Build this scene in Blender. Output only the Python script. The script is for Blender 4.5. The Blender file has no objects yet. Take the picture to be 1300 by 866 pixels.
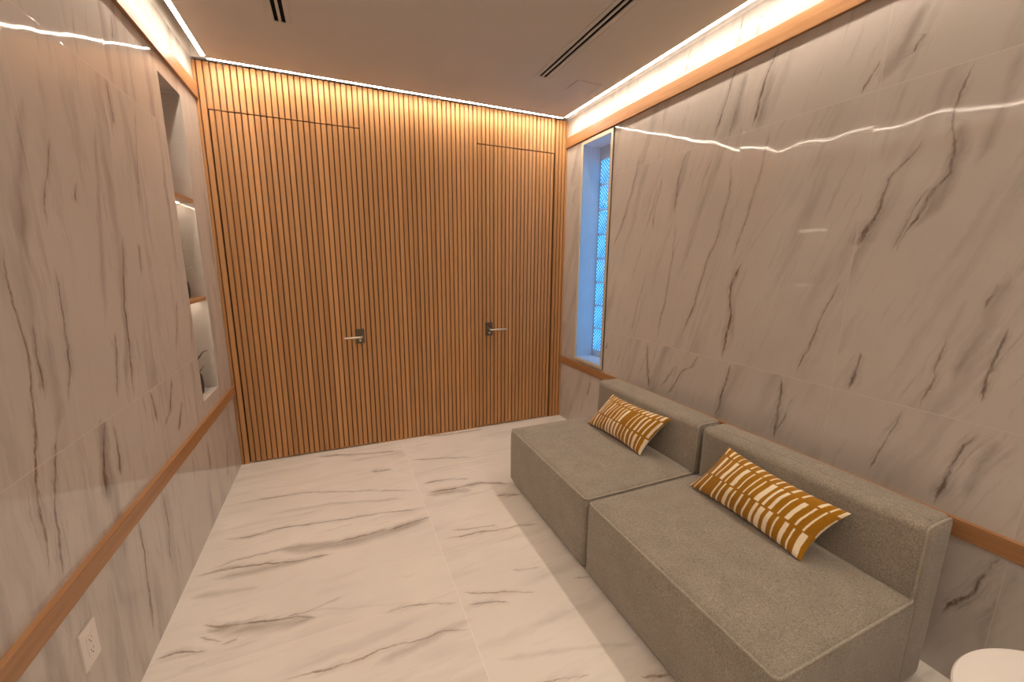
import bpy, bmesh, math, random
from mathutils import Vector, Matrix, Euler
import numpy as np
random.seed(7)
PI = math.pi
scn = bpy.context.scene
COL = scn.collection

# ------------------------------------------------------------------ dimensions
W = 2.827            # room width (left wall x=0, right wall x=W); slatted wall at y=0
BACK = -4.4          # wall behind the camera
HS = 2.82            # underside of the dropped ceiling
HT = 3.04            # top of the light cove
GAP = 0.108          # width of the cove gap
TT = 2.85            # top of the tiling
JZ = 1.003           # horizontal tile joint
TILE_W, TILE_H = 0.61, 1.245

# vein paths on the stone-look tiles, in metres on each surface
RV = [
    ([(1.861, -1.391), (2.092, -1.406), (2.246, -1.453)], 0.008, 'r'),
    ([(1.003, -1.306), (1.342, -1.369), (1.635, -1.402), (1.84, -1.407)], 0.007, 'r'),
    ([(1.769, -1.204), (1.916, -1.204), (2.139, -1.256)], 0.007, 'k'),
    ([(1.65, -0.74), (1.872, -0.868), (2.1, -0.956), (2.345, -1.026)], 0.008, 'k'),
    ([(1.005, -1.038), (1.239, -1.083), (1.508, -1.167)], 0.006, 'r'),
    ([(1.03, -1.512), (1.291, -1.608), (1.515, -1.666), (1.734, -1.746), (1.953, -1.795), (2.13, -1.778)], 0.009, 'k'),
    ([(1.034, -1.589), (1.395, -1.689), (1.627, -1.773)], 0.014, 's'),
    ([(1.573, -1.915), (1.832, -2.075), (2.021, -2.149)], 0.012, 's'),
    ([(1.014, -1.857), (1.143, -1.868), (1.281, -1.877), (1.428, -1.859), (1.573, -1.915)], 0.013, 'r'),
    ([(1.096, -1.915), (1.229, -1.889), (1.364, -1.897), (1.56, -1.955)], 0.02, 's'),
    ([(1.56, -1.843), (1.746, -1.894), (1.95, -1.946), (2.089, -1.967), (2.248, -2.0)], 0.007, 'k'),
    ([(1.009, -2.274), (1.293, -2.341), (1.503, -2.409)], 0.008, 'r'),
    ([(1.744, -2.305), (1.922, -2.35), (2.053, -2.39)], 0.012, 's'),
    ([(1.069, -2.067), (1.261, -2.125), (1.445, -2.174)], 0.01, 's'),
    ([(1.596, -2.581), (1.688, -2.614), (1.766, -2.651), (1.841, -2.671), (1.882, -2.703), (1.962, -2.701), (2.097, -2.68), (2.171, -2.693), (2.247, -2.714)], 0.01, 'k'),
    ([(1.608, -2.571), (1.68, -2.596), (1.77, -2.618), (1.844, -2.655)], 0.009, 'k'),
    ([(1.695, -2.641), (1.829, -2.698), (1.958, -2.716), (2.062, -2.714)], 0.045, 's'),
    ([(1.644, -2.458), (1.762, -2.499), (1.895, -2.524), (1.971, -2.588), (2.017, -2.607)], 0.01, 'k'),
    ([(1.637, -2.453), (1.692, -2.465), (1.753, -2.495)], 0.018, 'k'),
    ([(2.252, -2.376), (2.356, -2.426)], 0.008, 'r'),
    ([(1.964, -2.488), (2.121, -2.503), (2.237, -2.532)], 0.02, 's'),
    ([(2.096, -2.626), (2.223, -2.649)], 0.014, 's'),
    ([(1.895, -2.768), (2.103, -2.811), (2.239, -2.812)], 0.03, 's'),
    ([(1.013, -2.506), (1.11, -2.52), (1.188, -2.523)], 0.01, 'k'),
    ([(1.279, -2.782), (1.436, -2.814)], 0.018, 's'),
    ([(1.01, -2.756), (1.158, -2.768), (1.306, -2.786)], 0.007, 'r'),
    ([(1.415, -2.864), (1.492, -2.883)], 0.007, 'r'),
    ([(1.078, -2.903), (1.18, -2.911), (1.353, -2.924)], 0.01, 'k'),
    ([(1.119, -2.817), (1.304, -2.86), (1.524, -2.908)], 0.035, 's'),
    ([(0.677, -2.628), (0.85, -2.669), (0.981, -2.699)], 0.008, 'k'),
    ([(0.654, -2.844), (0.765, -2.86), (0.869, -2.879), (0.973, -2.915)], 0.011, 'k'),
    ([(0.71, -2.916), (0.972, -2.961)], 0.03, 's'),
    ([(0.653, -1.442), (0.738, -1.499), (0.866, -1.568), (0.916, -1.647), (0.997, -1.688)], 0.01, 'k'),
    ([(0.653, -1.845), (0.743, -1.874), (0.88, -1.895), (0.99, -1.918)], 0.012, 'k'),
    ([(0.653, -2.209), (0.733, -2.211), (0.855, -2.216), (0.988, -2.21)], 0.012, 'k'),
    ([(0.696, -2.216), (0.798, -2.248), (0.907, -2.273)], 0.008, 'k'),
    ([(0.656, -1.277), (0.878, -1.234), (0.995, -1.232)], 0.011, 'k'),
    ([(0.707, -1.391), (0.89, -1.511)], 0.008, 'k'),
    ([(0.658, -1.018), (1.023, -1.05)], 0.012, 's'),
    ([(2.261, -1.643), (2.467, -1.712), (2.614, -1.766)], 0.01, 'k'),
    ([(2.256, -1.889), (2.473, -1.93), (2.604, -1.981)], 0.012, 'k'),
    ([(2.247, -1.749), (2.387, -1.776)], 0.008, 'k'),
    ([(2.261, -1.772), (2.559, -1.81)], 0.04, 's'),
    ([(2.24, -1.922), (2.5, -1.963)], 0.035, 's'),
    ([(2.104, -2.167), (2.251, -2.209)], 0.016, 's'),
    ([(2.155, -2.222), (2.244, -2.261)], 0.014, 's'),
    ([(2.341, -2.528), (2.394, -2.557)], 0.01, 'k'),
    ([(2.271, -2.446), (2.401, -2.501), (2.504, -2.531)], 0.05, 's'),
    ([(2.687, -1.753), (2.837, -1.766)], 0.01, 'k'),
    ([(2.698, -1.855), (2.789, -1.873)], 0.009, 'k'),
    ([(2.694, -1.008), (2.802, -1.053)], 0.01, 's'),
    ([(2.711, -1.382), (2.827, -1.424)], 0.01, 'k'),
    ([(2.259, -0.068), (2.593, -0.18)], 0.008, 'k'),
    ([(2.1, -0.106), (2.223, -0.166)], 0.009, 'k'),
    ([(0.356, -0.484), (0.506, -0.537)], 0.01, 'k'),
    ([(0.118, -0.311), (0.507, -0.401)], 0.016, 's'),
    ([(0.852, -0.739), (0.908, -0.75)], 0.01, 'k'),
    ([(0.244, -2.929), (0.384, -2.986), (0.479, -3.007), (0.564, -3.028)], 0.012, 'k'),
    ([(0.167, -3.036), (0.309, -3.044), (0.553, -3.07)], 0.03, 's'),
]
LV = [
    ([(1.642, -1.834), (1.719, -1.82), (1.839, -1.767), (1.922, -1.727)], 0.008, 'k'),
    ([(2.075, -1.284), (2.171, -1.278), (2.242, -1.278)], 0.01, 'k'),
    ([(1.748, -1.167), (2.006, -1.094), (2.222, -1.037)], 0.007, 'k'),
    ([(1.012, -1.495), (1.229, -1.456), (1.36, -1.448), (1.499, -1.404), (1.653, -1.355)], 0.013, 'k'),
    ([(1.045, -1.537), (1.312, -1.466), (1.554, -1.43)], 0.03, 's'),
    ([(1.049, -1.611), (1.286, -1.553)], 0.01, 'k'),
    ([(0.998, -1.45), (1.256, -1.368), (1.522, -1.252)], 0.009, 's'),
    ([(1.495, -1.239), (1.622, -1.215)], 0.01, 'k'),
    ([(1.74, -1.664), (1.806, -1.631)], 0.009, 'k'),
    ([(0.662, -2.13), (0.796, -2.11), (0.909, -2.1), (1.014, -2.08), (1.183, -2.033), (1.29, -2.026), (1.396, -2.023), (1.507, -2.037), (1.609, -2.019)], 0.01, 'r'),
    ([(1.169, -1.99), (1.282, -1.987), (1.375, -1.98)], 0.01, 'k'),
    ([(0.653, -2.076), (0.745, -2.067), (0.86, -2.053), (0.943, -2.018), (1.066, -1.978)], 0.011, 'k'),
    ([(1.111, -1.909), (1.202, -1.861), (1.351, -1.838), (1.529, -1.835)], 0.009, 'k'),
    ([(1.192, -1.853), (1.352, -1.849)], 0.02, 's'),
    ([(0.752, -1.791), (0.91, -1.768), (1.002, -1.725)], 0.014, 'k'),
    ([(0.771, -1.687), (0.97, -1.678)], 0.01, 'k'),
    ([(0.721, -1.786), (1.025, -1.748)], 0.05, 's'),
    ([(0.852, -1.322), (0.993, -1.342)], 0.012, 'k'),
    ([(0.797, -1.268), (0.843, -1.171), (0.986, -1.092)], 0.014, 'k'),
    ([(0.718, -1.108), (0.841, -1.006)], 0.014, 'k'),
    ([(0.062, -1.663), (0.236, -1.638), (0.395, -1.629), (0.558, -1.619)], 0.012, 'k'),
    ([(0.261, -1.692), (0.551, -1.666)], 0.016, 's'),
    ([(0.21, -1.419), (0.342, -1.385), (0.529, -1.376)], 0.01, 'k'),
    ([(0.346, -1.836), (0.545, -1.832)], 0.014, 's'),
    ([(0.14, -1.927), (0.313, -1.896)], 0.014, 's'),
    ([(0.304, -0.717), (0.499, -0.71)], 0.014, 'k'),
    ([(0.086, -0.401), (0.329, -0.31)], 0.014, 'k'),
    ([(0.725, -1.817), (0.905, -1.79)], 0.014, 's'),
    ([(1.092, -0.975), (1.352, -0.867)], 0.009, 'k'),
    ([(1.048, -0.763), (1.403, -0.608)], 0.008, 'k'),
    ([(2.35, -1.377), (2.475, -1.35)], 0.012, 's'),
    ([(2.43, -1.161), (2.536, -1.136)], 0.01, 'k'),
    ([(0.381, -2.132), (0.596, -2.079)], 0.012, 's'),
    ([(1.041, -1.989), (1.121, -1.944), (1.352, -1.924)], 0.03, 's'),
    ([(1.303, -1.608), (1.637, -1.53), (2.062, -1.426)], 0.03, 's'),
    ([(1.551, -1.944), (1.739, -1.919), (2.007, -1.816)], 0.04, 's'),
]
FV = [
    ([(0.468, -2.005), (0.577, -2.017), (0.718, -2.031), (0.831, -2.022), (0.94, -2.029), (1.084, -2.038), (1.217, -2.073)], 0.01, 'r'),
    ([(0.793, -2.09), (0.981, -2.054), (1.23, -2.022)], 0.035, 's'),
    ([(0.848, -1.836), (0.934, -1.839), (0.997, -1.847), (1.194, -1.92)], 0.01, 'k'),
    ([(0.146, -1.601), (0.2, -1.636), (0.291, -1.664)], 0.013, 'r'),
    ([(0.273, -1.661), (0.408, -1.691), (0.517, -1.711), (0.592, -1.755)], 0.014, 'k'),
    ([(0.442, -1.692), (0.58, -1.696), (0.707, -1.672)], 0.008, 'k'),
    ([(0.525, -1.687), (0.726, -1.752), (1.004, -1.826)], 0.012, 's'),
    ([(0.155, -1.636), (0.37, -1.718), (0.586, -1.753)], 0.05, 's'),
    ([(0.015, -1.722), (0.081, -1.721), (0.188, -1.751)], 0.013, 'k'),
    ([(0.126, -1.81), (0.203, -1.815)], 0.014, 's'),
    ([(0.149, -1.67), (0.229, -1.719)], 0.009, 'k'),
    ([(0.241, -1.74), (0.296, -1.74)], 0.008, 'k'),
    ([(-0.001, -1.254), (0.08, -1.253), (0.208, -1.254), (0.4, -1.31), (0.512, -1.331), (0.658, -1.34)], 0.015, 'k'),
    ([(0.091, -1.303), (0.349, -1.331), (0.646, -1.342)], 0.04, 's'),
    ([(0.074, -1.228), (0.225, -1.193), (0.346, -1.19), (0.523, -1.196)], 0.01, 'k'),
    ([(0.014, -0.955), (0.186, -1.005), (0.398, -0.986), (0.534, -1.01), (0.723, -1.038), (0.921, -1.059), (1.232, -1.115)], 0.012, 'k'),
    ([(0.951, -1.255), (1.211, -1.215)], 0.016, 'k'),
    ([(0.678, -1.246), (0.953, -1.24)], 0.016, 'k'),
    ([(0.33, -1.184), (0.727, -1.28), (1.2, -1.245)], 0.06, 's'),
    ([(0.024, -0.596), (0.213, -0.597), (0.467, -0.62), (0.84, -0.743), (1.217, -0.899)], 0.011, 'k'),
    ([(0.162, -0.441), (0.511, -0.518)], 0.012, 's'),
    ([(0.488, -0.056), (1.001, -0.19), (1.219, -0.233)], 0.016, 'k'),
    ([(0.751, -0.25), (1.215, -0.262)], 0.03, 's'),
    ([(1.228, -0.417), (1.455, -0.482), (1.699, -0.553)], 0.012, 'k'),
    ([(1.233, -0.817), (1.45, -0.824), (1.583, -0.879)], 0.012, 'k'),
    ([(1.234, -0.927), (1.424, -0.962), (1.557, -0.962), (1.629, -0.957), (1.835, -1.053)], 0.018, 'k'),
    ([(1.233, -0.958), (1.548, -1.025)], 0.05, 's'),
    ([(1.012, -1.061), (1.208, -1.106), (1.437, -1.153)], 0.008, 's'),
    ([(1.228, -1.453), (1.327, -1.465), (1.56, -1.493), (1.818, -1.543)], 0.011, 'r'),
    ([(1.291, -1.388), (1.344, -1.403), (1.474, -1.441), (1.576, -1.451)], 0.01, 'k'),
    ([(1.671, -1.15), (1.833, -1.196)], 0.016, 'r'),
    ([(1.229, -1.864), (1.363, -1.926), (1.468, -1.959), (1.562, -1.999)], 0.01, 'r'),
    ([(1.231, -1.945), (1.344, -1.978), (1.415, -2.007)], 0.011, 'k'),
    ([(1.505, -1.825), (1.643, -1.865)], 0.008, 'k'),
    ([(1.771, -1.989), (1.874, -2.026)], 0.008, 'r'),
    ([(1.228, -2.232), (1.381, -2.275), (1.521, -2.311), (1.846, -2.413)], 0.02, 's'),
    ([(1.37, -2.382), (1.489, -2.42), (1.568, -2.44)], 0.009, 'r'),
    ([(1.747, -2.528), (1.883, -2.566)], 0.014, 'r'),
    ([(1.403, 0.001), (1.655, -0.045), (1.76, -0.049), (1.988, -0.043)], 0.018, 'k'),
    ([(0.916, -0.493), (1.069, -0.517)], 0.018, 'k'),
    ([(0.238, -0.803), (0.642, -0.833), (1.128, -0.956)], 0.03, 's'),
    ([(0.039, -1.407), (0.332, -1.453)], 0.03, 's'),
]


# ------------------------------------------------------------------ object helpers
def tag(o, label=None, cat=None, group=None, kind=None):
    if label: o['label'] = label
    if cat: o['category'] = cat
    if group: o['group'] = group
    if kind: o['kind'] = kind
    return o

def obj(name, bm, mats, parent=None, smooth=False, recalc=True):
    if recalc: bmesh.ops.recalc_face_normals(bm, faces=bm.faces[:])
    me = bpy.data.meshes.new(name)
    bm.to_mesh(me); bm.free()
    for m in (mats if isinstance(mats, (list, tuple)) else [mats]):
        me.materials.append(m)
    if smooth:
        for p in me.polygons: p.use_smooth = True
    o = bpy.data.objects.new(name, me)
    COL.objects.link(o)
    if parent is not None: o.parent = parent
    return o

def empty(name, loc, rot=(0, 0, 0)):
    o = bpy.data.objects.new(name, None)
    o.empty_display_size = 0.1
    COL.objects.link(o)
    o.location = loc; o.rotation_euler = rot
    return o

def box(bm, a, b, mi=0, bevel=0.0, seg=2):
    x0, y0, z0 = a; x1, y1, z1 = b
    r = bmesh.ops.create_cube(bm, size=1.0)
    vs = r['verts']
    for v in vs:
        v.co.x = x0 + (v.co.x + .5) * (x1 - x0)
        v.co.y = y0 + (v.co.y + .5) * (y1 - y0)
        v.co.z = z0 + (v.co.z + .5) * (z1 - z0)
    fs = {f for v in vs for f in v.link_faces}
    for f in fs: f.material_index = mi
    if bevel > 0:
        es = list({e for v in vs for e in v.link_edges})
        bmesh.ops.bevel(bm, geom=es, offset=bevel, segments=seg, profile=0.5, affect='EDGES')
    return vs

def lathe(bm, prof, n=32, mi=0, cx=0, cy=0):
    rings = []
    for r, z in prof:
        if r < 1e-6: rings.append([bm.verts.new((cx, cy, z))])
        else: rings.append([bm.verts.new((cx + r*math.cos(2*PI*k/n), cy + r*math.sin(2*PI*k/n), z)) for k in range(n)])
    for a, b in zip(rings, rings[1:]):
        for k in range(n):
            k2 = (k+1) % n
            if len(a) == 1 and len(b) == 1: continue
            if len(a) == 1: f = bm.faces.new((a[0], b[k2], b[k]))
            elif len(b) == 1: f = bm.faces.new((a[k], a[k2], b[0]))
            else: f = bm.faces.new((a[k], a[k2], b[k2], b[k]))
            f.material_index = mi
    return rings

def tube(bm, pts, radii, n=8, closed=False, mi=0):
    pts = [Vector(p) for p in pts]
    if not isinstance(radii, (list, tuple)): radii = [radii] * len(pts)
    N = len(pts); rings = []
    up = Vector((0, 0, 1))
    prev = None
    for i, p in enumerate(pts):
        if closed: t = pts[(i+1) % N] - pts[i-1]
        else: t = pts[min(i+1, N-1)] - pts[max(i-1, 0)]
        t.normalize()
        if prev is None:
            a = up if abs(t.dot(up)) < .9 else Vector((1, 0, 0))
            u = t.cross(a).normalized()
        else:
            u = (prev - t * prev.dot(t)).normalized()
        prev = u
        v = t.cross(u)
        rings.append([bm.verts.new(p + (u*math.cos(2*PI*k/n) + v*math.sin(2*PI*k/n)) * radii[i]) for k in range(n)])
    R = range(N) if closed else range(N-1)
    for i in R:
        a, b = rings[i], rings[(i+1) % N]
        for k in range(n):
            f = bm.faces.new((a[k], a[(k+1) % n], b[(k+1) % n], b[k])); f.material_index = mi
    if not closed:
        bm.faces.new(rings[0][::-1]); bm.faces.new(rings[-1])

def roundbox(bm, hx, hy, hz, r, step=0.05, nr=5, disp=None):
    """box with rounded edges, gridded finely enough to be pushed into soft shapes"""
    def axis(h):
        arc = [h - r + r*math.tan(PI/4*k/nr) for k in range(nr+1)]
        m = max(2, int(round(2*(h-r)/step)))
        flat = [-(h-r) + 2*(h-r)*k/m for k in range(m+1)]
        return [-a for a in arc[::-1]][:-1] + flat + arc[1:]
    ax = {0: axis(hx), 1: axis(hy), 2: axis(hz)}
    H = (hx, hy, hz)
    cache = {}
    def vert(q):
        inn = [max(-(H[i]-r), min(H[i]-r, q[i])) for i in range(3)]
        d = Vector([q[i]-inn[i] for i in range(3)])
        if d.length > 1e-9: d = d.normalized() * r
        p = Vector(inn) + d
        if disp: p = disp(p)
        k = (round(p.x, 5), round(p.y, 5), round(p.z, 5))
        if k not in cache: cache[k] = bm.verts.new(p)
        return cache[k]
    for c in range(3):
        a, b = [(1, 2), (2, 0), (0, 1)][c]
        for s in (-1, 1):
            for i in range(len(ax[a])-1):
                for j in range(len(ax[b])-1):
                    q = []
                    for (u, v) in ((i, j), (i+1, j), (i+1, j+1), (i, j+1)):
                        p = [0, 0, 0]; p[c] = s*H[c]; p[a] = ax[a][u]; p[b] = ax[b][v]
                        q.append(vert(p))
                    q = q if s > 0 else q[::-1]
                    q = [v for n_, v in enumerate(q) if v not in q[:n_]]
                    if len(q) >= 3:
                        try: bm.faces.new(q)
                        except ValueError: pass

# ------------------------------------------------------------------ node helpers
class NT:
    def __init__(self, name):
        self.m = bpy.data.materials.new(name); self.m.use_nodes = True
        self.t = self.m.node_tree; self.t.nodes.clear()
        self.out = self.t.nodes.new('ShaderNodeOutputMaterial')
    def n(self, kind, **kw):
        nd = self.t.nodes.new('ShaderNode' + kind)
        for k, v in kw.items(): setattr(nd, k, v)
        return nd
    def set(self, sock, v):
        if isinstance(v, bpy.types.NodeSocket): self.t.links.new(v, sock)
        elif v is not None:
            if isinstance(v, (tuple, list)) and len(v) == 3 and sock.type == 'RGBA': v = (*v, 1)
            sock.default_value = v
    def math(self, op, a, b=None, c=None, clamp=False):
        nd = self.n('Math', operation=op, use_clamp=clamp)
        for i, v in enumerate((a, b, c)):
            if v is not None: self.set(nd.inputs[i], v)
        return nd.outputs[0]
    def vmath(self, op, a, b=None, scale=None):
        nd = self.n('VectorMath', operation=op)
        self.set(nd.inputs[0], a)
        if b is not None: self.set(nd.inputs[1], b)
        if scale is not None: self.set(nd.inputs['Scale'], scale)
        return nd.outputs['Value'] if op in ('LENGTH', 'DOT_PRODUCT') else nd.outputs['Vector']
    def comb(self, x, y, z):
        nd = self.n('CombineXYZ')
        for i, v in enumerate((x, y, z)): self.set(nd.inputs[i], v)
        return nd.outputs[0]
    def sep(self, v):
        nd = self.n('SeparateXYZ'); self.set(nd.inputs[0], v); return nd.outputs
    def noise(self, vec, scale, detail=2, rough=.5, dist=0, col=False, dim='3D'):
        nd = self.n('TexNoise', noise_dimensions=dim)
        self.set(nd.inputs['Vector'], vec); self.set(nd.inputs['Scale'], scale)
        self.set(nd.inputs['Detail'], detail); self.set(nd.inputs['Roughness'], rough); self.set(nd.inputs['Distortion'], dist)
        return nd.outputs['Color' if col else 'Fac']
    def white(self, vec, col=False):
        nd = self.n('TexWhiteNoise', noise_dimensions='3D'); self.set(nd.inputs['Vector'], vec)
        return nd.outputs['Color' if col else 'Value']
    def white1(self, v, col=False):
        nd = self.n('TexWhiteNoise', noise_dimensions='1D'); self.set(nd.inputs['W'], v)
        return nd.outputs['Color' if col else 'Value']
    def rng(self, v, a, b, c=0, d=1, smooth=False):
        nd = self.n('MapRange', interpolation_type='SMOOTHSTEP' if smooth else 'LINEAR')
        for i, x in enumerate((v, a, b, c, d)): self.set(nd.inputs[i], x)
        return nd.outputs[0]
    def mix(self, f, a, b, mode='MIX'):
        nd = self.n('Mix', data_type='RGBA', blend_type=mode)
        self.set(nd.inputs[0], f); self.set(nd.inputs[6], a); self.set(nd.inputs[7], b)
        return nd.outputs[2]
    def geo(self): return self.n('NewGeometry')
    def ocoord(self): return self.n('TexCoord').outputs['Object']
    def bump(self, h, strength=.3, dist=.01, normal=None):
        nd = self.n('Bump'); self.set(nd.inputs['Height'], h)
        nd.inputs['Strength'].default_value = strength; nd.inputs['Distance'].default_value = dist
        if normal is not None: self.set(nd.inputs['Normal'], normal)
        return nd.outputs[0]
    def bsdf(self, color, rough=.5, metal=0, spec=.5, normal=None, coat=0, sheen=0, emit=None, estr=0, **kw):
        p = self.n('BsdfPrincipled')
        self.set(p.inputs['Base Color'], color); self.set(p.inputs['Roughness'], rough)
        self.set(p.inputs['Metallic'], metal); self.set(p.inputs['Specular IOR Level'], spec)
        if normal is not None: self.set(p.inputs['Normal'], normal)
        p.inputs['Coat Weight'].default_value = coat; p.inputs['Sheen Weight'].default_value = sheen
        if emit is not None:
            self.set(p.inputs['Emission Color'], emit); self.set(p.inputs['Emission Strength'], estr)
        for k, v in kw.items(): self.set(p.inputs[k], v)
        self.t.links.new(p.outputs[0], self.out.inputs[0])
        return p

def plain(name, color, rough=.5, metal=0, spec=.5, grain=0.04, scale=40):
    """solid colour with a slight mottling so that no surface is perfectly flat"""
    g = NT(name)
    k = g.noise(g.ocoord(), scale, 3)
    c = g.mix(g.rng(k, .3, .7, 0, 1), tuple(x*(1-grain) for x in color), tuple(min(1, x*(1+grain)) for x in color))
    g.bsdf(c, rough, metal, spec)
    return g.m

def rgbcurve(g, t, chans, lo, hi):
    """three piecewise-linear functions of t in one node; each channel is a list of (t, v)"""
    nd = g.n('RGBCurve')
    m = nd.mapping
    m.use_clip = True
    for ci in range(3):
        cu = m.curves[ci]
        pts = chans[ci]
        pts = [(max(0, min(1, a)), max(0, min(1, (b-lo)/(hi-lo)))) for a, b in pts]
        if pts[0][0] > 0: pts = [(0, pts[0][1])] + pts
        if pts[-1][0] < 1: pts = pts + [(1, pts[-1][1])]
        while len(cu.points) < len(pts): cu.points.new(.5, .5)
        for p, (a, b) in zip(cu.points, pts):
            p.location = (a, b); p.handle_type = 'VECTOR'
    m.update()
    g.set(nd.inputs['Color'], t)
    return nd.outputs[0]

HALO = 4.2
def vein_layers(g, t, s, veins, t0, t1, s0, s1, wk=1.0):
    """intensity of dark, rust and soft veins; t along the veins and s across, both in metres"""
    tn = g.rng(t, t0, t1, 0, 1)
    tcol = g.comb(tn, tn, tn)
    sv = g.comb(s, s, s)
    res = {}
    for cls, K in (('k', 130.), ('r', 150.), ('s', 26.)):
        vs = sorted([v for v in veins if v[2] == cls], key=lambda v: v[0][0][0])
        lanes = []                                   # veins that do not overlap share a curve
        for path, w, c in vs:
            for L in lanes:
                if L[-1][0][-1][0] + .06 < path[0][0]: L.append((path, w)); break
            else: lanes.append([(path, w)])
        while len(lanes) % 3: lanes.append([])
        acc = None; hal = None
        for i in range(0, len(lanes), 3):
            cen, wid = [], []
            for L in lanes[i:i+3]:
                cp, wp = [], []; KW = 1.0 if cls == 's' else .85*wk
                for path, w in L:
                    a, b = path[0][0], path[-1][0]
                    ln = b-a
                    for tt, ss in path: cp.append(((tt-t0)/(t1-t0), ss))
                    e = .012
                    wp += [((a-e-t0)/(t1-t0), 0), ((a+.18*ln-t0)/(t1-t0), w*KW), ((a+.6*ln-t0)/(t1-t0), w*.8*KW), ((b-.1*ln-t0)/(t1-t0), w*.75*KW), ((b+e-t0)/(t1-t0), 0)]
                if not cp: cp = [(0, s0), (1, s0)]; wp = [(0, 0), (1, 0)]
                cen.append(cp); wid.append(wp)
            c = rgbcurve(g, tcol, cen, s0, s1)
            w = rgbcurve(g, tcol, wid, 0, .08)
            cm = g.vmath('MULTIPLY_ADD', c, (s1-s0,)*3); cm.node.inputs[2].default_value = (s0,)*3
            d = g.vmath('ABSOLUTE', g.vmath('SUBTRACT', sv, cm))
            v = g.vmath('SUBTRACT', g.vmath('SCALE', w, scale=.08), d)
            acc = v if acc is None else g.vmath('MAXIMUM', acc, v)
            if cls != 's':
                h_ = g.vmath('SUBTRACT', g.vmath('SCALE', w, scale=.08*HALO), d)
                hal = h_ if hal is None else g.vmath('MAXIMUM', hal, h_)
        if acc is None: res[cls] = 0.0; continue
        x, y, z = g.sep(acc)
        mx = g.math('MAXIMUM', g.math('MAXIMUM', x, y), z)
        res[cls] = g.math('MULTIPLY', mx, K, clamp=True)
        if hal is not None:
            x, y, z = g.sep(hal)
            res['h'+cls] = g.math('MULTIPLY', g.math('MAXIMUM', g.math('MAXIMUM', x, y), z), 28., clamp=True)
    return res

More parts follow.
